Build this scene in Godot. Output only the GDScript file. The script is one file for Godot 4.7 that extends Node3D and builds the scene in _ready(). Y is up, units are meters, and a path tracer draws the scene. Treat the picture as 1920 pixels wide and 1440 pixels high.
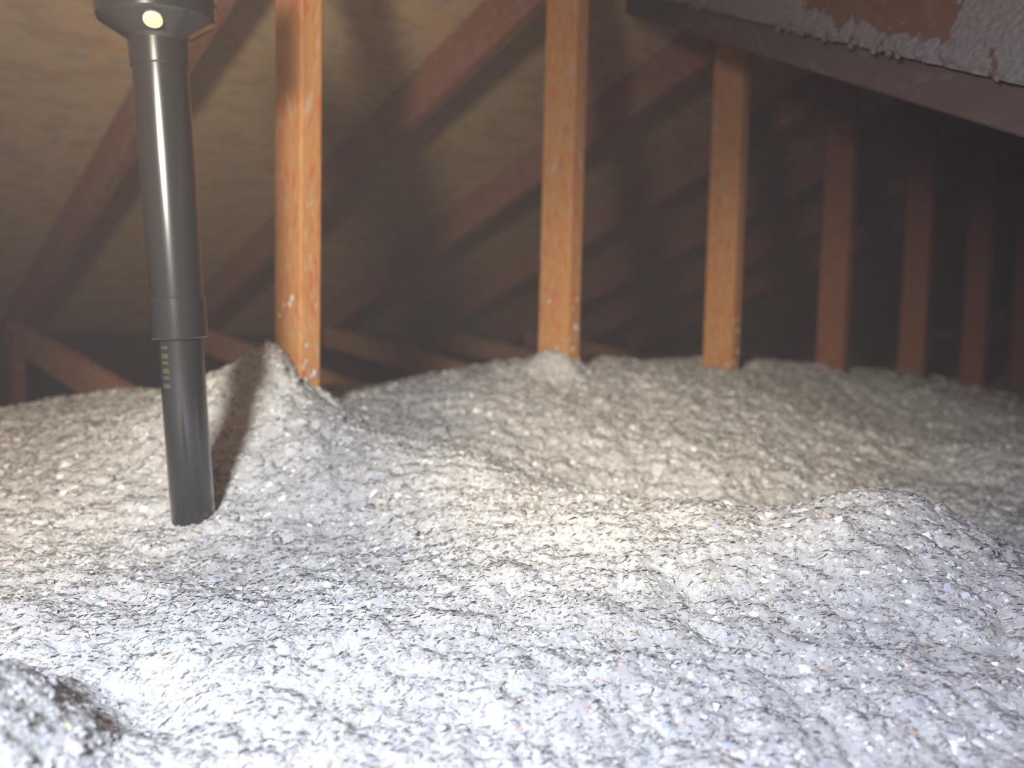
extends Node3D
# A low attic under a framed roof, half filled with loose grey cellulose insulation. Units are metres.
# The framing runs along two level axes: S follows the row of posts and the eave, T runs from the posts out to the eave.

const S := Vector3(0.7385, 0.0, -0.6743)
const T := Vector3(-0.6743, 0.0, -0.7385)
const EYE := Vector3(0.0, 0.75, 0.0)
const SPACING := 0.61
const FIRST := 0.654        # the S coordinate of the first post
const POST_T := 1.24        # the T coordinate of the post row
const HEEL_T := 3.26        # where rafter and brace meet above the eave
const HEEL_Y := 0.735
const PITCH := 0.3805       # rise of the roof per metre towards the ridge
const RAFTER_DEEP := 0.115

var taken := {}
var frame := Basis(S, Vector3.UP, -T)
var noise := FastNoiseLite.new()
var rng := RandomNumberGenerator.new()
var wood_post: StandardMaterial3D
var wood_post_dimmed: StandardMaterial3D
var wood_dusty: StandardMaterial3D
var wood_brace: StandardMaterial3D
var sheathing: StandardMaterial3D
var plaster: StandardMaterial3D
var black_plastic: StandardMaterial3D
var fluff: StandardMaterial3D
var fluff_flakes: StandardMaterial3D
var field_w := PackedFloat64Array()
var field_p := PackedVector2Array()
var coarse := PackedFloat32Array()
const C0 := Vector2(-3.2, -3.2)
const CSTEP := 0.05
const CN := 230
const PATCH := Vector2(0.60, 0.955)   # where the bare patch of the beam begins and ends


func _ready() -> void:
	# ---- camera
	var cam := Camera3D.new()
	cam.name = "camera"
	cam.position = EYE
	cam.rotation_degrees = Vector3(-3.98, 0.0, 1.3)
	cam.near = 0.02
	cam.far = 60.0
	cam.fov = 49.75
	var lens := CameraAttributesPhysical.new()
	lens.frustum_focal_length = 25.87        # with Godot's 24 mm sensor height this is the same 49.75 degree view
	lens.frustum_focus_distance = 0.75
	lens.frustum_near = 0.02
	lens.frustum_far = 60.0
	lens.exposure_aperture = 3.0
	cam.attributes = lens
	add_child(cam)
	cam.make_current()
	# ---- environment: a closed dark room, no sky in view
	var env := Environment.new()
	env.background_mode = Environment.BG_COLOR
	env.background_color = Color(0.0, 0.0, 0.0)
	env.tonemap_mode = Environment.TONE_MAPPER_LINEAR
	env.tonemap_exposure = 1.0
	env.volumetric_fog_enabled = true        # dust hangs in the air
	env.volumetric_fog_density = 0.031
	env.volumetric_fog_albedo = Color(0.86, 0.80, 0.78)
	env.volumetric_fog_anisotropy = 0.0
	env.sdfgi_enabled = true
	env.ssao_enabled = true
	env.ssil_enabled = true
	var we := WorldEnvironment.new()
	we.name = "environment"
	we.environment = env
	add_child(we)
	# ---- the hand torch that lights the attic, held to the left of the camera: blue-white core, yellow corona, weak spill
	var torch := Vector3(-0.36, 1.02, 0.10)
	beam("torch_core", torch, Vector3(0.46, -0.70, -1.0), Color(0.42, 0.62, 1.0), 1.5, 46.0)
	beam("torch_middle", torch, Vector3(0.25, -0.52, -1.0), Color(0.9, 1.0, 0.6), 0.38, 33.0)
	beam("torch_corona", torch, Vector3(0.44, -0.255, -1.0), Color(1.0, 0.83, 0.50), 3.0, 19.0)
	beam("torch_corona_side", torch, Vector3(-0.20, -0.36, -1.0), Color(1.0, 0.86, 0.56), 1.5, 18.0)
	beam("torch_far", torch, Vector3(-0.07, 0.03, -1.0), Color(1.0, 0.90, 0.60), 1.75, 23.0)
	var spill := OmniLight3D.new()
	spill.name = "torch_spill"
	spill.position = torch
	spill.light_color = Color(1.0, 0.94, 0.95).linear_to_srgb()
	spill.light_energy = 1.1
	spill.light_size = 0.07
	spill.omni_range = 14.0
	spill.omni_attenuation = 2.0
	spill.shadow_enabled = true
	add_child(spill)

	rng.seed = 11
	materials()
	shell()
	framing()
	furred_beam()
	pipe()
	insulation()


func beam(called: String, from: Vector3, way: Vector3, color: Color, energy: float, angle: float) -> void:
	var l := SpotLight3D.new()
	l.name = called
	l.light_color = color.linear_to_srgb()
	l.light_energy = energy
	l.light_size = 0.085
	l.spot_angle = angle
	l.spot_angle_attenuation = 1.0
	l.spot_range = 14.0
	l.spot_attenuation = 2.0
	l.shadow_enabled = true
	add_child(l)
	l.look_at_from_position(from, from + way, Vector3.UP)


# ---------------------------------------------------------------- naming
func numbered(called: String) -> String:
	var n: int = taken.get(called, 0)
	taken[called] = n + 1
	return called if n == 0 else "%s_%03d" % [called, n]


func tag(o: Node, label: String, category: String, group := "", kind := "") -> void:
	if label: o.set_meta("label", label)
	if category: o.set_meta("category", category)
	if group: o.set_meta("group", group)
	if kind: o.set_meta("kind", kind)


func thing(called: String, at: Vector3, basis_ := Basis()) -> Node3D:
	var o := Node3D.new()
	o.name = numbered(called)
	o.transform = Transform3D(basis_, at)
	add_child(o, true)
	return o


func part(called: String, mesh: Mesh, m: Material, parent: Node = null, at := Transform3D()) -> MeshInstance3D:
	var o := MeshInstance3D.new()
	o.name = called if parent else numbered(called)
	o.mesh = mesh
	o.material_override = m
	o.transform = at
	(parent if parent else self).add_child(o, true)
	return o


func st_point(s: float, y: float, t: float) -> Vector3:
	return S * s + T * t + Vector3(0, y, 0)


# ---------------------------------------------------------------- materials
func grain_texture(base: Color, late: Color, blot: Color, dust: Color, dust_from: float, seed_: int) -> ImageTexture:
	var w := 256
	var h := 512
	var im := Image.create(w, h, false, Image.FORMAT_RGB8)
	var a := FastNoiseLite.new()
	a.seed = seed_
	a.frequency = 1.0
	a.fractal_octaves = 3
	var b := FastNoiseLite.new()
	b.seed = seed_ + 5
	b.frequency = 1.0
	b.fractal_octaves = 4
	for y in h:
		for x in w:
			# walk on two circles so that the picture repeats without a seam
			var u := TAU * x / w
			var v := TAU * y / h
			var warp := b.get_noise_3d(cos(u) * 0.9, sin(u) * 0.9 + cos(v) * 1.4, sin(v) * 1.4)
			var ring := 0.5 + 0.5 * sin(u * 9.0 + warp * 9.0)
			var fine := a.get_noise_3d(cos(u) * 9.0 + 7.0, sin(u) * 9.0 + cos(v) * 0.8, sin(v) * 0.8)
			var c := base.lerp(late, clampf(ring * 0.35 + fine * 0.3 + 0.1, 0.0, 1.0))
			var bl := b.get_noise_3d(cos(u) * 1.3 + 3.0, sin(u) * 1.3 + cos(v) * 2.6, sin(v) * 2.6 + 9.0)
			c = c.lerp(blot, smoothstep(0.08, 0.42, bl) * 0.75)
			var du := a.get_noise_3d(cos(u) * 2.4 + 13.0, sin(u) * 2.4 + cos(v) * 3.5, sin(v) * 3.5 - 6.0)
			c = c.lerp(dust, smoothstep(dust_from, dust_from + 0.3, du) * 0.85)
			im.set_pixel(x, y, c)
	return ImageTexture.create_from_image(im)


func wood(tex: Texture2D, scale := Vector3(9.0, 1.1, 9.0)) -> StandardMaterial3D:
	var m := StandardMaterial3D.new()
	m.albedo_texture = tex
	m.roughness = 0.8
	m.metallic_specular = 0.3
	m.uv1_triplanar = true
	m.uv1_scale = scale
	return m


func plain(c: Color, rough := 0.9) -> StandardMaterial3D:
	var m := StandardMaterial3D.new()
	m.albedo_color = c
	m.roughness = rough
	m.metallic_specular = 0.3
	return m


func materials() -> void:
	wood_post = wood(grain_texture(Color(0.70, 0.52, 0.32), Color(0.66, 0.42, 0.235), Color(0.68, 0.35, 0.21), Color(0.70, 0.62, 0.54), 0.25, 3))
	wood_post_dimmed = wood(grain_texture(Color(0.50, 0.33, 0.235), Color(0.46, 0.28, 0.19), Color(0.48, 0.25, 0.175), Color(0.50, 0.42, 0.36), 0.25, 8))  # post wood darkened: the torch's fading down the row put into colour
	wood_dusty = wood(grain_texture(Color(0.53, 0.36, 0.28), Color(0.48, 0.30, 0.235), Color(0.52, 0.28, 0.21), Color(0.54, 0.46, 0.42), 0.10, 21))
	wood_brace = wood(grain_texture(Color(0.66, 0.48, 0.37), Color(0.60, 0.40, 0.30), Color(0.64, 0.36, 0.26), Color(0.66, 0.58, 0.50), -0.02, 33))
	sheathing = wood(grain_texture(Color(0.76, 0.65, 0.50), Color(0.72, 0.61, 0.47), Color(0.68, 0.55, 0.40), Color(0.66, 0.58, 0.50), 0.15, 45), Vector3(0.8, 0.8, 0.8))
	plaster = plain(Color(0.62, 0.58, 0.54))
	black_plastic = plain(Color(0.15, 0.148, 0.15), 0.2)
	black_plastic.metallic_specular = 0.6
	black_plastic.clearcoat_enabled = true
	black_plastic.clearcoat = 0.8
	black_plastic.clearcoat_roughness = 0.1
	fluff = plain(Color(1, 1, 1), 1.0)
	fluff.vertex_color_use_as_albedo = true
	fluff.metallic_specular = 0.0
	fluff_flakes = plain(Color(1, 1, 1), 0.75)
	fluff_flakes.vertex_color_use_as_albedo = true
	fluff_flakes.metallic_specular = 0.12
	fluff_flakes.backlight_enabled = true      # thin paper lets light through
	fluff_flakes.backlight = Color(0.45, 0.44, 0.42)
	fluff_flakes.cull_mode = BaseMaterial3D.CULL_DISABLED


# ---------------------------------------------------------------- shapes
func board(w: float, len: float, d: float, ch := 0.003) -> ArrayMesh:
	# a sawn board from y = 0 to y = len with eased long edges and slightly eased ends
	var st := SurfaceTool.new()
	st.begin(Mesh.PRIMITIVE_TRIANGLES)
	st.set_smooth_group(-1)
	var ring := []
	for q in [[-1, -1], [1, -1], [1, 1], [-1, 1]]:
		var x: float = q[0] * w / 2
		var z: float = q[1] * d / 2
		var first: bool = q[0] == q[1]
		var p1 := Vector2(x, z - q[1] * ch)
		var p2 := Vector2(x - q[0] * ch, z)
		ring.append_array([p1, p2] if first else [p2, p1])
	var levels := [[0.0, -ch], [ch, 0.0], [len - ch, 0.0], [len, -ch]]
	var rows := []
	for l in levels:
		var row := []
		for p in ring:
			row.append(Vector3(p.x + signf(p.x) * l[1], l[0], p.y + signf(p.y) * l[1]))
		rows.append(row)
	var n := ring.size()
	for i in 3:
		for k in n:
			var a: Vector3 = rows[i][k]
			var b: Vector3 = rows[i][(k + 1) % n]
			var c: Vector3 = rows[i + 1][(k + 1) % n]
			var e: Vector3 = rows[i + 1][k]
			for v in [a, b, c, a, c, e]:
				st.add_vertex(v)
	for k in range(1, n - 1):
		for v in [rows[0][0], rows[0][k + 1], rows[0][k], rows[3][0], rows[3][k], rows[3][k + 1]]:
			st.add_vertex(v)
	st.generate_normals()
	return st.commit()


func along(dir: Vector3, side: Vector3) -> Basis:
	# a basis whose y runs along dir and whose x is as near to side as it can be
	var y := dir.normalized()
	var z := side.cross(y).normalized()
	return Basis(y.cross(z), y, z)


func lathe(profile: Array, seg := 48) -> ArrayMesh:
	# profile: [height, radius] from the bottom up; doubled points make hard edges
	var st := SurfaceTool.new()
	st.begin(Mesh.PRIMITIVE_TRIANGLES)
	for i in profile.size() - 1:
		var y0: float = profile[i][0]
		var r0: float = profile[i][1]
		var y1: float = profile[i + 1][0]
		var r1: float = profile[i + 1][1]
		if absf(y0 - y1) + absf(r0 - r1) < 1e-6:
			continue
		var slope := Vector2(y1 - y0, r0 - r1).normalized()
		for k in seg:
			var a0 := TAU * k / seg
			var a1 := TAU * (k + 1) / seg
			var d0 := Vector3(cos(a0), 0, sin(a0))
			var d1 := Vector3(cos(a1), 0, sin(a1))
			var q := [[d0 * r0 + Vector3(0, y0, 0), d0], [d1 * r0 + Vector3(0, y0, 0), d1], [d1 * r1 + Vector3(0, y1, 0), d1], [d0 * r1 + Vector3(0, y1, 0), d0]]
			for j in [0, 1, 2, 0, 2, 3]:
				st.set_normal((q[j][1] * slope.x + Vector3(0, slope.y, 0)).normalized())
				st.add_vertex(q[j][0])
	return st.commit()


# ---------------------------------------------------------------- the shell
func slab(called: String, s0: float, s1: float, a: Vector2, b: Vector2, thick: float, m: Material) -> MeshInstance3D:
	# a slab between two lines that run along S: a and b are (t, y); it is thickened away from the room
	var mid := st_point((s0 + s1) / 2, (a.y + b.y) / 2, (a.x + b.x) / 2)
	var up := (T * (b.x - a.x) + Vector3(0, b.y - a.y, 0))
	var bas := along(up, S)
	var o := part(called, board(s1 - s0, up.length(), thick), m, null, Transform3D(bas, mid - up / 2))
	tag(o, "", "", "", "structure")
	return o


func roof_y(t: float) -> float:      # underside of the sheathing
	return HEEL_Y + (HEEL_T - t) * PITCH + RAFTER_DEEP * 1.07


func shell() -> void:
	var ridge := -1.9
	var top := roof_y(ridge)
	var n := Vector2(PITCH, 1.0).normalized() * 0.011
	var o := slab("ceiling", -2.6, 9.2, Vector2(3.72, roof_y(3.72)) + n, Vector2(ridge, top) + n, 0.02, sheathing)
	o.set_meta("label", "sloping plywood roof deck above the rafters")
	slab("ceiling_back", -2.6, 9.2, Vector2(ridge - 4.6, top - 4.6 * PITCH), Vector2(ridge, top + 0.02), 0.02, sheathing)
	var f := slab("floor", -2.6, 9.2, Vector2(3.72, -0.02), Vector2(ridge - 4.6, -0.02), 0.03, plaster)
	f.set_meta("label", "plasterboard ceiling below, hidden under the insulation")
	slab("wall_left", -2.6, 9.2, Vector2(3.7, 0.0), Vector2(3.7, roof_y(3.7)), 0.03, plain(Color(0.24, 0.215, 0.2)))
	slab("wall_right", -2.6, 9.2, Vector2(ridge - 4.55, 0.0), Vector2(ridge - 4.55, 0.9), 0.03, sheathing)
	for side in [["wall_back", -2.6], ["wall_front", 9.2]]:
		# a gable: a five-sided plate
		var g := CSGPolygon3D.new()
		g.name = side[0]
		g.polygon = PackedVector2Array([Vector2(-3.7, 0), Vector2(-ridge + 4.6, 0), Vector2(-ridge + 4.6, top - 4.6 * PITCH), Vector2(-ridge, top + 0.02), Vector2(-3.7, roof_y(3.7))])
		g.depth = 0.03
		g.material = sheathing
		# polygon x runs along -T, y up, extruded along the frame's -z: turn so that depth runs along S
		var b := Basis(-T, Vector3.UP, S * -1.0)
		if b.determinant() < 0.0:
			b = Basis(-T, Vector3.UP, S)
		g.transform = Transform3D(b, S * side[1])
		add_child(g)
		tag(g, "", "", "", "structure")


# ---------------------------------------------------------------- framing
func framing() -> void:
	var post_labels := [
		"bright orange two-by-four post nearest the black pipe, rising out of the frame",
		"orange-brown post with grey insulation heaped in a collar round its foot",
		"dim orange post third from the black pipe, lit only over its lower half",
		"faint reddish post just right of the dim half-lit third post, in the gloom",
		"barely visible dark post fifth from the pipe, under the furred sloping beam",
		"black silhouette of a post deep in the dark, sixth from the pipe",
		"darkest farthest post of the row at the right edge"]
	var rafter_labels := [
		"leftmost brown rafter running steeply down behind the black pipe",
		"rafter passing behind the middle of the nearest bright orange post",
		"rafter whose lower end sits just right of the nearest bright orange post",
		"rafter whose lower end sits just left of the collared second post",
		"rafter rising from behind the foot of the collared second post into gloom",
		"dark rafter whose lower end sits just right of the collared second post",
		"darkest far rafter, its lower end just left of the dim third post"]
	var brace_labels := [
		"dusty brown brace slanting into the insulation left of the black pipe",
		"brace running from behind the pipe to the low dark gap right of the nearest post",
		"long reddish brace with dust patches ending at the collared second post",
		"dark dusty brace just above the long reddish brace, left of the second post",
		"faint dark brace low behind the second post"]
	for n in 7:
		var s := FIRST + SPACING * n
		var roof := roof_y(POST_T) - 0.004
		# post: 38 mm across the truss, 89 mm along it
		var foot := st_point(s, 0.0, POST_T)
		var p := thing("wooden_post", foot, frame)
		part("post_body", board(0.038, roof - RAFTER_DEEP * 1.07 + 0.06, 0.089), wood_post if n < 3 else wood_post_dimmed, p, Transform3D(Basis(Vector3.UP, (0.0 if n % 2 == 0 else PI)), Vector3.ZERO))  # from the fourth post on, distance dimming is painted into the wood
		if n < 3:
			# scraps of insulation caught on the faces near the foot
			var st := SurfaceTool.new()
			st.begin(Mesh.PRIMITIVE_TRIANGLES)
			st.set_smooth_group(0)
			for k in 16:
				var y := 0.655 + 0.17 * pow(rng.randf(), 1.8)
				var on := Vector3(-0.0195, y, (rng.randf() - 0.5) * 0.08) if k % 2 == 0 else Vector3((rng.randf() - 0.5) * 0.034, y, 0.045)
				clump(st, on, 0.0025 + 0.004 * rng.randf(), 0.42)
			st.generate_normals()
			var scraps := part("fluff_scrap", st.commit(), fluff, p)
			tag(scraps, "scraps of insulation caught on the post", "", "", "stuff")
		tag(p, post_labels[n], "post", "posts in the receding row")
		# rafter: from the eave up past the posts to the ridge
		var dir := (-T + Vector3(0, PITCH, 0)).normalized()
		var up := S.cross(dir).normalized()
		if up.y < 0: up = -up
		var low := st_point(s + 0.039, roof_y(HEEL_T + 0.36), HEEL_T + 0.36) - up * (RAFTER_DEEP / 2 + 0.001)
		var r := thing("rafter", low, along(dir, S))
		part("rafter_body", board(0.038, (HEEL_T + 0.36 + 1.8) / 0.9346 - 0.02, RAFTER_DEEP), wood_dusty, r)
		tag(r, rafter_labels[n], "rafter", "rafters under the roof deck")
		# brace: from the foot of the post up to the heel of the rafter
		if n < 5:
			var a := st_point(s, HEEL_Y - 0.29 , POST_T + 0.05)
			var b := st_point(s, HEEL_Y - 0.045, HEEL_T + 0.02)
			var br := thing("truss_brace", a, along(b - a, S))
			part("brace_body", board(0.038, (b - a).length(), 0.089), wood_brace, br)
			tag(br, brace_labels[n], "brace", "braces from the post feet to the eave")
		if n < 1:
			var hs := thing("eave_stud", st_point(s, 0.0, HEEL_T - 0.03), frame)
			part("stud_body", board(0.038, HEEL_Y - 0.04, 0.089), wood_dusty, hs)
			tag(hs, "short dark stud under the joint of rafter and brace at the left edge", "stud")


# ---------------------------------------------------------------- deep sloping beam at the upper right, its face furred with insulation
func furred_beam() -> void:
	var far := Vector3(0.3356, 1.40, -1.71)
	var near := Vector3(0.5362, 1.0175, -0.90)
	var d := (near - far).normalized()
	var start := far - d * 0.16
	var length := (near - start).length() + 1.40
	var level := d.cross(Vector3.UP).normalized()      # across the beam
	if level.dot(EYE - near) < 0: level = -level       # towards the camera's side
	var b := Basis(d.cross(level), d, level)
	var sgn := 1.0
	if b.x.y < 0:
		b = Basis(-b.x, d, level)
	if b.determinant() < 0:
		sgn = -1.0
		b = Basis(b.x, d, -level)
	var deep := 0.21
	var thick := 0.13
	var t := thing("sloping_beam", start, b)
	var brown := wood(grain_texture(Color(0.35, 0.255, 0.20), Color(0.325, 0.23, 0.175), Color(0.335, 0.225, 0.155), Color(0.36, 0.285, 0.235), 0.3, 61), Vector3(3, 1, 3))
	part("beam_body", board(deep, length, thick), brown, t, Transform3D(Basis(), Vector3(deep / 2, 0, -sgn * thick / 2)))
	tag(t, "deep sloping beam at the upper right furred with pale insulation, one bare brown patch", "beam")
	var grey_wood := wood(grain_texture(Color(0.30, 0.255, 0.23), Color(0.27, 0.225, 0.20), Color(0.28, 0.225, 0.19), Color(0.34, 0.30, 0.28), 0.2, 71), Vector3(3, 1, 3))
	var lower := part("lower_timber", board(0.05, length + 0.24, 0.10), grey_wood, t, Transform3D(Basis(), Vector3(-0.0255, -0.24, -sgn * 0.06)))
	lower.set_meta("label", "dark grey timber fixed under the beam")
	# the coat of fluff: a sheet with its own thickness and ragged edges
	var st := SurfaceTool.new()
	st.begin(Mesh.PRIMITIVE_TRIANGLES)
	st.set_smooth_group(0)
	noise.seed = 5
	noise.frequency = 1.0
	noise.fractal_octaves = 4
	var step := 0.0026
	var nx := int(deep / step)
	var ny := int(length / step)
	var h := func(i: int, j: int) -> float:
		var x := i * step
		var y := j * step
		var rag := noise.get_noise_2d(x * 26.0, y * 26.0)
		# the bare patch: between two wavy lines across the beam
		var y0 := PATCH.x + x * 0.12 + rag * 0.025
		var y1 := PATCH.y - x * 0.35 + rag * 0.02
		var bare := minf(minf(y - y0, y1 - y), x - 0.030 - rag * 0.015)
		var edge := minf(minf(x + 0.004 + rag * 0.016, deep - x), minf(y, length - y))
		var cover := minf(-bare, edge)
		if noise.get_noise_2d(x * 14.0 + 40.0, y * 14.0) < -0.42: cover = minf(cover, -0.01)
		return clampf(cover * 0.5, -0.004, 0.006) + 0.0022 * noise.get_noise_2d(x * 90.0, y * 90.0)
	var grid := PackedFloat32Array()
	for i in nx + 1:
		for j in ny + 1:
			grid.append(h.call(i, j))
	for i in nx:
		for j in ny:
			var hs := [grid[i * (ny + 1) + j], grid[(i + 1) * (ny + 1) + j], grid[(i + 1) * (ny + 1) + j + 1], grid[i * (ny + 1) + j + 1]]
			if maxf(maxf(hs[0], hs[1]), maxf(hs[2], hs[3])) < 0.0:
				continue
			var q := [Vector3(i * step, j * step, sgn * hs[0]), Vector3((i + 1) * step, j * step, sgn * hs[1]), Vector3((i + 1) * step, (j + 1) * step, sgn * hs[2]), Vector3(i * step, (j + 1) * step, sgn * hs[3])]
			for k in ([0, 2, 1, 0, 3, 2] if sgn > 0 else [0, 1, 2, 0, 2, 3]):
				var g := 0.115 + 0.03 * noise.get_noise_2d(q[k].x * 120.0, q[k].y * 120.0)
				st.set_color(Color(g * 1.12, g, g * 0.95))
				st.add_vertex(q[k])
	st.generate_normals()
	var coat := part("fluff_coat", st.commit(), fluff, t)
	tag(coat, "pale grey insulation stuck to the beam's face", "", "", "stuff")
	# lumps of fluff that hang on the lower edge
	var lumps := SurfaceTool.new()
	lumps.begin(Mesh.PRIMITIVE_TRIANGLES)
	lumps.set_smooth_group(0)
	for k in 30:
		var y := lerpf(PATCH.x - 0.05, PATCH.y, rng.randf()) if k < 18 else length * rng.randf()
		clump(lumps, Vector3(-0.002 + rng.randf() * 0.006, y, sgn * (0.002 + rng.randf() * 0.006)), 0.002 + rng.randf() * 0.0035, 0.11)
	lumps.generate_normals()
	tag(part("fluff_tuft", lumps.commit(), fluff, t), "small tufts of insulation caught on the lower edge", "", "", "stuff")


func clump(st: SurfaceTool, at: Vector3, r: float, tone: float) -> void:
	# a ragged little ball
	var rows := 6
	var cols := 9
	var pts := []
	for i in rows + 1:
		var row := []
		var th := PI * i / rows
		for k in cols:
			var ph := TAU * k / cols
			var dir := Vector3(sin(th) * cos(ph), cos(th), sin(th) * sin(ph))
			row.append(at + dir * Vector3(1.0, 1.5, 0.8) * r * (0.8 + 0.9 * noise.get_noise_3dv((at + dir * r) * 160.0)))
		pts.append(row)
	for i in rows:
		for k in cols:
			var k2 := (k + 1) % cols
			for v in [pts[i][k], pts[i + 1][k2], pts[i + 1][k], pts[i][k], pts[i][k2], pts[i + 1][k2]]:
				st.set_color(Color(tone * 1.05, tone, tone * 0.95))
				st.add_vertex(v)


# ---------------------------------------------------------------- the black pipe
func pipe() -> void:
	var foot := Vector3(-0.3868, 0.5092, -1.0)
	var dir := Vector3(-0.04197, 0.99699, 0.06517).normalized()
	var t := thing("vent_pipe", foot, along(dir, Vector3.RIGHT))
	tag(t, "glossy black plastic vent pipe standing in the insulation, flaring at its top", "pipe")
	part("lower_pipe", lathe([[-0.14, 0.0], [-0.14, 0.0259], [0.226, 0.0254]]), black_plastic, t)
	part("coupling", lathe([[0.2190, 0.0252], [0.2190, 0.0306], [0.2205, 0.0318], [0.2650, 0.0313], [0.2671, 0.0306], [0.2680, 0.0290]]), black_plastic, t)
	part("upper_pipe", lathe([[0.262, 0.0291], [0.42, 0.0307], [0.540, 0.0302]]), black_plastic, t)
	var red := part("reducer", lathe([[0.5265, 0.0295], [0.5267, 0.0314], [0.5287, 0.0320], [0.5545, 0.0324], [0.5585, 0.0345], [0.5755, 0.0615], [0.5785, 0.0635], [0.5930, 0.0642], [0.5932, 0.0628], [0.5965, 0.0626], [0.5967, 0.0650], [0.675, 0.0655], [0.675, 0.0]]), black_plastic, t)
	# a small round cream disc set on the flare
	var disc := lathe([[-0.002, 0.0102], [0.0022, 0.0102], [0.0034, 0.0092], [0.0038, 0.0]], 28)
	var az := deg_to_rad(-4.0)
	var toward := Vector3(0.40, 0.0, 1.0).normalized().rotated(Vector3.UP, az)
	var slope := (toward * 0.017 - Vector3.UP * 0.0270).normalized()
	var cream := plain(Color(0.97, 0.88, 0.72), 0.5)
	var pl := part("round_disc", disc, cream, red, Transform3D(along(slope, Vector3.RIGHT), toward * 0.0480 + Vector3.UP * 0.5668))
	pl.set_meta("label", "round cream disc on the black flare")
	# worn pale print down the lower pipe: short curved dashes
	var ink := plain(Color(0.27, 0.26, 0.19), 0.7)
	var st := SurfaceTool.new()
	st.begin(Mesh.PRIMITIVE_TRIANGLES)
	st.set_smooth_group(-1)
	for k in 6:
		var y := 0.211 - k * 0.0088
		var a0 := -0.62
		var n := 4
		for i in n:
			var p := []
			for c in [[i, 0.0], [i + 1, 0.0], [i + 1, 1.0], [i, 1.0]]:
				var a: float = a0 + 0.40 * c[0] / n
				var hh: float = 0.0034 if k % 2 == 0 else 0.0055
				p.append(Vector3(sin(a) * 0.02555, y - hh * c[1], cos(a) * 0.02555))
			for v in [p[0], p[1], p[2], p[0], p[2], p[3]]:
				st.add_vertex(v)
	st.generate_normals()
	part("printed_mark", st.commit(), ink, t)


# ---------------------------------------------------------------- the insulation
func controls() -> Array:
	# surveyed points of the insulation: x, height, z
	return [
		-0.365, 0.466, -0.5, -0.215, 0.469, -0.5, -0.081, 0.473, -0.5, 0.052, 0.476, -0.5, 0.185, 0.479, -0.5, 0.335, 0.482, -0.5,
		-0.448, 0.486, -0.68, -0.291, 0.489, -0.68, -0.115, 0.5, -0.7, 0.069, 0.504, -0.7, 0.253, 0.509, -0.7, 0.435, 0.509, -0.66,
		-0.388, 0.509, -1.0, -0.573, 0.502, -0.98, -0.754, 0.506, -1.0, -0.205, 0.519, -1.0, -0.066, 0.529, -0.97, -0.581, 0.537, -1.15,
		-0.332, 0.6, -1.17, -0.372, 0.695, -1.31, -0.448, 0.680, -1.36, -0.492, 0.655, -1.36, -0.418, 0.602, -1.2, -0.779, 0.562, -1.4,
		-1.042, 0.559, -1.45, -0.956, 0.570, -1.72, -1.033, 0.552, -1.7, -0.814, 0.59, -1.75, -0.682, 0.61, -1.65,
		-0.321, 0.633, -1.38, -0.31, 0.614, -1.5, -0.31, 0.609, -1.85, -0.146, 0.635, -2.05, -0.016, 0.641, -2.25, -0.227, 0.617, -1.95,
		0.095, 0.665, -1.76, 0.262, 0.669, -2.15, 0.419, 0.658, -2.25, 0.54, 0.653, -2.18, 0.71, 0.656, -2.35, 0.978, 0.642, -2.6, 1.41, 0.616, -3.0, 1.821, 0.534, -3.0,
		-0.217, 0.587, -1.3, 0.04, 0.608, -1.5, 0.197, 0.602, -1.6, 0.405, 0.586, -1.6, 0.651, 0.569, -1.7, 0.324, 0.535, -1.27, 0.205, 0.541, -1.3,
		-0.055, 0.57, -1.1, 0.058, 0.546, -1.05, 0.146, 0.543, -1.0, 0.225, 0.542, -1.0, 0.332, 0.537, -0.97, 0.398, 0.571, -0.95, 0.451, 0.571, -0.93, 0.485, 0.559, -0.88, 0.519, 0.533, -0.82,
		-0.1, 0.572, -1.2, 0.0, 0.545, -1.2, 0.10, 0.512, -1.14, 0.2, 0.492, -1.11, 0.3, 0.488, -1.1, 0.42, 0.488, -1.07, 0.52, 0.495, -1.02, 0.59, 0.485, -0.95, 0.613, 0.500, -1.3, 0.823, 0.488, -1.5, 0.919, 0.51, -1.5, 1.062, 0.533, -1.72, 1.2, 0.465, -2.05, 0.98, 0.48, -2.0, 1.5, 0.47, -2.1, 1.37, 0.532, -2.3, 1.261, 0.506, -1.7, 0.673, 0.5, -0.95,
		0.0, 0.45, -0.2, -0.8, 0.45, -0.2, 0.8, 0.45, -0.2, -1.5, 0.48, -0.8, -1.0, 0.42, 1.2, 1.0, 0.42, 1.2, 2.4, 0.46, -1.2, 3.2, 0.5, -3.0]


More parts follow.
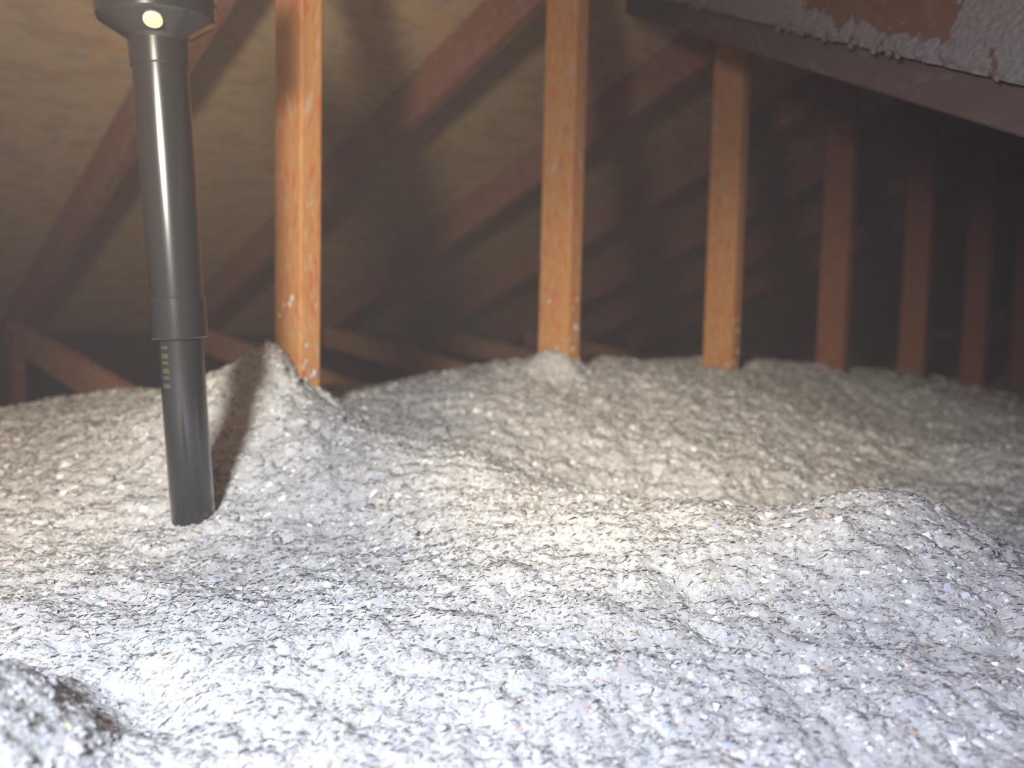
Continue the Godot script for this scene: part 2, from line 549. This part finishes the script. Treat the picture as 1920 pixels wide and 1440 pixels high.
func fit_field() -> void:
	# a thin-plate surface through the surveyed points
	var xs := controls()
	var hs := PackedFloat64Array()
	for i in range(0, xs.size(), 3):
		field_p.append(Vector2(xs[i], xs[i + 2]))
		hs.append(xs[i + 1])
	for n in 9:
		# beyond the crest the insulation falls away towards the eave
		for tt in [1.35, 1.9, 2.4]:
			var p := st_point(FIRST + SPACING * (n - 1), 0, POST_T + tt)
			field_p.append(Vector2(p.x, p.z))
			hs.append((0.36 if n < 4 else 0.36 + 0.05 * (n - 3)))
	var m := field_p.size()
	var size := m + 3
	var a := []
	for i in size:
		var row := PackedFloat64Array()
		row.resize(size + 1)
		if i < m:
			for j in m:
				row[j] = tps(field_p[i].distance_squared_to(field_p[j]))
			row[i] += 0.0004
			row[m] = 1.0
			row[m + 1] = field_p[i].x
			row[m + 2] = field_p[i].y
			row[size] = hs[i]
		else:
			for j in m:
				row[j] = 1.0 if i == m else (field_p[j].x if i == m + 1 else field_p[j].y)
		a.append(row)
	for c in size:
		var best := c
		for r in range(c + 1, size):
			if absf(a[r][c]) > absf(a[best][c]): best = r
		var tmp: PackedFloat64Array = a[c]
		a[c] = a[best]
		a[best] = tmp
		var pr: PackedFloat64Array = a[c]
		for r in range(c + 1, size):
			var row: PackedFloat64Array = a[r]
			var k := row[c] / pr[c]
			if k != 0.0:
				for j in range(c, size + 1):
					row[j] -= k * pr[j]
			a[r] = row
	field_w.resize(size)
	for c in range(size - 1, -1, -1):
		var row: PackedFloat64Array = a[c]
		var v := row[size]
		for j in range(c + 1, size):
			v -= row[j] * field_w[j]
		field_w[c] = v / row[c]
	# sampled on a coarse grid over (s, t)
	coarse.resize(CN * CN)
	for i in CN:
		for j in CN:
			var p := st_point(C0.x + i * CSTEP, 0, C0.y + j * CSTEP)
			var q := Vector2(p.x, p.z)
			var v := field_w[m] + field_w[m + 1] * q.x + field_w[m + 2] * q.y
			for k in m:
				var d2 := q.distance_squared_to(field_p[k])
				if d2 > 1e-9:
					v += field_w[k] * 0.5 * d2 * log(d2)
			coarse[i * CN + j] = clampf(v, 0.2, 0.72)


func tps(d2: float) -> float:
	return 0.0 if d2 < 1e-9 else 0.5 * d2 * log(d2)


func smooth_height(s: float, t: float) -> float:
	var u := clampf((s - C0.x) / CSTEP, 1.0, CN - 3.0)
	var v := clampf((t - C0.y) / CSTEP, 1.0, CN - 3.0)
	var i := int(u)
	var j := int(v)
	u -= i
	v -= j
	var r := PackedFloat32Array([0, 0, 0, 0])
	for k in 4:
		var o := (i - 1 + k) * CN + j
		r[k] = cubic_interpolate(coarse[o], coarse[o + 1], coarse[o - 1], coarse[o + 2], v)
	return cubic_interpolate(r[1], r[2], r[0], r[3], u)


func hill(p: Vector3, x: float, z: float, r: float, high: float) -> float:
	var d := Vector2(p.x - x, p.z - z).length() / r
	return high * exp(-d * d * d)


func height(s: float, t: float) -> float:
	var p := st_point(s, 0, t)
	var h := smooth_height(s, t)
	# heaps against the feet of the first two posts, and the near lump at the lower left
	h += hill(p, 0.092, -1.74, 0.058, 0.040) + hill(p, -0.385, -1.325, 0.045, 0.02) + hill(p, -0.31, -1.30, 0.04, -0.01)
	h += hill(p, -0.345, -0.475, 0.088, 0.070) + hill(p, -0.325, -0.40, 0.07, 0.03) - hill(p, -0.268, -0.575, 0.045, 0.018)
	var d := Vector2(p.x, p.z).length()
	var far := smoothstep(1.0, 3.5, d)
	h += 0.007 * noise.get_noise_2d(s * 7.0, t * 7.0) * (1.0 + far)
	h += (0.0070 + 0.003 * smoothstep(0.8, 1.3, d)) * absf(noise.get_noise_2d(s * 11.0 + 29.0, t * 11.0)) + 0.0048 * absf(noise.get_noise_2d(s * 21.0 + 9.0, t * 21.0)) - 0.006
	h += 0.0032 * absf(noise.get_noise_2d(s * 60.0 + 19.0, t * 60.0))
	h += 0.0014 * absf(noise.get_noise_2d(s * 110.0 + 3.0, t * 110.0))
	# small pits between the tufts
	h -= 0.011 * smoothstep(0.44, 0.70, noise.get_noise_2d(s * 17.0 - 40.0, t * 17.0 + 7.0)) * smoothstep(0.75, 1.1, d)
	return h


func steps(a: float, b: float, c: float, d: float, fine: float) -> PackedFloat32Array:
	# fine from b to c, growing coarser outwards to a and d
	var r := PackedFloat32Array()
	var left := []
	var x := b
	var w := fine
	while x > a:
		w = minf(w * 1.12, 0.07)
		x -= w
		left.append(maxf(x, a))
	left.reverse()
	for v in left: r.append(v)
	x = b
	while x < c:
		r.append(x)
		x += fine
	w = fine
	while x < d:
		r.append(x)
		w = minf(w * 1.12, 0.07)
		x += w
	r.append(d)
	return r


func insulation() -> void:
	noise.seed = 77
	noise.noise_type = FastNoiseLite.TYPE_SIMPLEX_SMOOTH
	noise.frequency = 1.0
	noise.fractal_octaves = 2
	fit_field()
	var ss := steps(-2.5, -0.35, 2.5, 8.9, 0.0065)
	var ts := steps(-3.0, -0.75, 2.2, 3.66, 0.0065)
	var ns := ss.size()
	var nt := ts.size()
	var pos := PackedVector3Array()
	var col := PackedColorArray()
	pos.resize(ns * nt)
	col.resize(ns * nt)
	for i in ns:
		for j in nt:
			var s := ss[i]
			var t := ts[j]
			var h := height(s, t)
			pos[i * nt + j] = S * s + T * t + Vector3(0, h, 0)
			var g := 0.47 + 0.07 * noise.get_noise_2d(s * 170.0, t * 170.0) + 0.07 * noise.get_noise_2d(s * 22.0, t * 22.0 + 5.0)
			g = maxf(g, 0.12)
			col[i * nt + j] = Color(g * 1.02, g, g * 0.97)
	var nor := PackedVector3Array()
	nor.resize(ns * nt)
	for i in ns:
		for j in nt:
			var a := pos[mini(i + 1, ns - 1) * nt + j] - pos[maxi(i - 1, 0) * nt + j]
			var b := pos[i * nt + mini(j + 1, nt - 1)] - pos[i * nt + maxi(j - 1, 0)]
			var c := a.cross(b).normalized()
			nor[i * nt + j] = c if c.y > 0 else -c
	var idx := PackedInt32Array()
	idx.resize((ns - 1) * (nt - 1) * 6)
	var k := 0
	for i in ns - 1:
		for j in nt - 1:
			var a := i * nt + j
			var b := a + nt
			idx[k] = a
			idx[k + 1] = a + 1
			idx[k + 2] = b + 1
			idx[k + 3] = a
			idx[k + 4] = b + 1
			idx[k + 5] = b
			k += 6
	# front faces run clockwise seen from above
	var v0 := pos[idx[0]]
	if (pos[idx[1]] - v0).cross(pos[idx[2]] - v0).y > 0:
		for q in range(0, idx.size(), 3):
			var tmp := idx[q + 1]
			idx[q + 1] = idx[q + 2]
			idx[q + 2] = tmp
	var arrays := []
	arrays.resize(Mesh.ARRAY_MAX)
	arrays[Mesh.ARRAY_VERTEX] = pos
	arrays[Mesh.ARRAY_NORMAL] = nor
	arrays[Mesh.ARRAY_COLOR] = col
	arrays[Mesh.ARRAY_INDEX] = idx
	var mesh := ArrayMesh.new()
	mesh.add_surface_from_arrays(Mesh.PRIMITIVE_TRIANGLES, arrays)
	var root := thing("loose_insulation", Vector3.ZERO)
	tag(root, "deep drifts of loose grey blown cellulose insulation covering the attic floor", "insulation", "", "stuff")
	var bed := part("insulation_bed", mesh, fluff, root)
	tag(bed, "", "", "", "stuff")
	flakes(root)


func flakes(root: Node3D) -> void:
	# shredded paper: two crumpled little shapes scattered over the bed
	for kind in 2:
		var st := SurfaceTool.new()
		st.begin(Mesh.PRIMITIVE_TRIANGLES)
		st.set_smooth_group(0)
		var rim := []
		var n := 5 if kind == 0 else 6
		for i in n:
			var a := TAU * i / n
			var r := 0.32 + 0.22 * rng.randf()
			rim.append(Vector3(cos(a) * r * (1.0 if kind == 0 else 1.15), (rng.randf() - 0.5) * 0.14, sin(a) * r * (1.0 if kind == 0 else 0.85)))
		for i in n:
			for v in [Vector3(0, 0.06, 0), rim[i], rim[(i + 1) % n]]:
				st.add_vertex(v)
		st.generate_normals()
		var mm := MultiMesh.new()
		mm.transform_format = MultiMesh.TRANSFORM_3D
		mm.use_colors = true
		mm.mesh = st.commit()
		var count := 330000
		mm.instance_count = count
		for i in count:
			# denser close by: distance drawn so that the cover thins with distance
			var d := sqrt(lerpf(0.11, 7.5, pow(rng.randf(), 1.6)))
			var ang := (rng.randf() - 0.5) * 1.9
			var x := sin(ang) * d
			var z := -cos(ang) * d
			var s := S.x * x + S.z * z
			var t := T.x * x + T.z * z
			var size := (0.0030 + 0.0040 * pow(rng.randf(), 2.5)) * (0.8 + 0.4 * d)
			var pick := rng.randf()
			if pick < 0.012: size *= 1.6
			# laid against the slope of the bed, with a little tilt of its own
			var h := height(s, t)
			var hs := (height(s + 0.004, t) - h) / 0.004
			var ht := (height(s, t + 0.004) - h) / 0.004
			var up := (Vector3.UP - S * clampf(hs, -2.0, 2.0) - T * clampf(ht, -2.0, 2.0)).normalized()
			var b := Basis(Quaternion(Vector3.UP, up)) * Basis.from_euler(Vector3((rng.randf() - 0.5) * 0.5, rng.randf() * TAU, (rng.randf() - 0.5) * 0.5)).scaled(Vector3.ONE * size)
			mm.set_instance_transform(i, Transform3D(b, Vector3(x, h + size * (0.0 + 0.09 * rng.randf() + 0.06 * smoothstep(0.9, 1.6, d)), z)))
			var g := 0.41 + 0.13 * rng.randf()
			var c := Color(g * 1.03, g, g * 0.96)
			if pick < 0.042: c = Color(0.86, 0.85, 0.83)
			elif pick < 0.055: c = Color(0.22, 0.22, 0.23)
			elif pick < 0.085: c = Color(g * 0.85, g * 0.95, g * 1.2)
			elif pick < 0.094: c = Color(0.56, 0.40, 0.32)
			elif pick < 0.098: c = Color(0.58, 0.53, 0.30)
			elif pick < 0.101: c = Color(0.36, 0.45, 0.34)
			elif pick < 0.104: c = Color(0.32, 0.40, 0.58)
			elif pick < 0.109: c = Color(0.56, 0.36, 0.37)
			mm.set_instance_color(i, c)
		var o := MultiMeshInstance3D.new()
		o.name = "paper_flake" if kind == 0 else "paper_shred"
		o.multimesh = mm
		o.material_override = fluff_flakes
		root.add_child(o, true)
		tag(o, "", "", "", "stuff")
	# loose clods, half sunk into the bed
	noise.fractal_octaves = 3
	for kind in 2:
		var st := SurfaceTool.new()
		st.begin(Mesh.PRIMITIVE_TRIANGLES)
		st.set_smooth_group(0)
		clod(st, kind)
		st.generate_normals()
		var mm := MultiMesh.new()
		mm.transform_format = MultiMesh.TRANSFORM_3D
		mm.use_colors = true
		mm.mesh = st.commit()
		var count := 12000
		mm.instance_count = count
		for i in count:
			var d := sqrt(lerpf(0.11, 12.0, pow(rng.randf(), 1.5)))
			var ang := (rng.randf() - 0.5) * 1.42
			var x := sin(ang) * d
			var z := -cos(ang) * d
			var size := 0.0028 + 0.0050 * pow(rng.randf(), 2.5) * (0.6 + 0.4 * d)
			if d > 1.1: size += 0.009 * pow(rng.randf(), 4.0)
			var b := Basis.from_euler(Vector3(rng.randf() * TAU, rng.randf() * TAU, 0.0)).scaled(Vector3(1.25, 0.8, 1.25) * size)
			noise.fractal_octaves = 2
			mm.set_instance_transform(i, Transform3D(b, Vector3(x, height(S.x * x + S.z * z, T.x * x + T.z * z) - size * 0.5, z)))
			var g := 0.42 + 0.11 * rng.randf()
			mm.set_instance_color(i, Color(g * 1.02, g, g * 0.97))
		var o := MultiMeshInstance3D.new()
		o.name = "fluff_clod"
		o.multimesh = mm
		o.material_override = fluff
		root.add_child(o, true)
		tag(o, "", "", "", "stuff")


func clod(st: SurfaceTool, kind: int) -> void:
	var rows := 7
	var cols := 10
	var pts := []
	for i in rows + 1:
		var row := []
		var th := PI * i / rows
		for k in cols:
			var ph := TAU * k / cols
			var dir := Vector3(sin(th) * cos(ph), cos(th), sin(th) * sin(ph))
			row.append(dir * (0.75 + 0.75 * noise.get_noise_3dv(dir * 1.7 + Vector3(kind * 9.0, 3.0, 0.0))))
		pts.append(row)
	for i in rows:
		for k in cols:
			var k2 := (k + 1) % cols
			for v in [pts[i][k], pts[i + 1][k2], pts[i + 1][k], pts[i][k], pts[i][k2], pts[i + 1][k2]]:
				st.add_vertex(v)
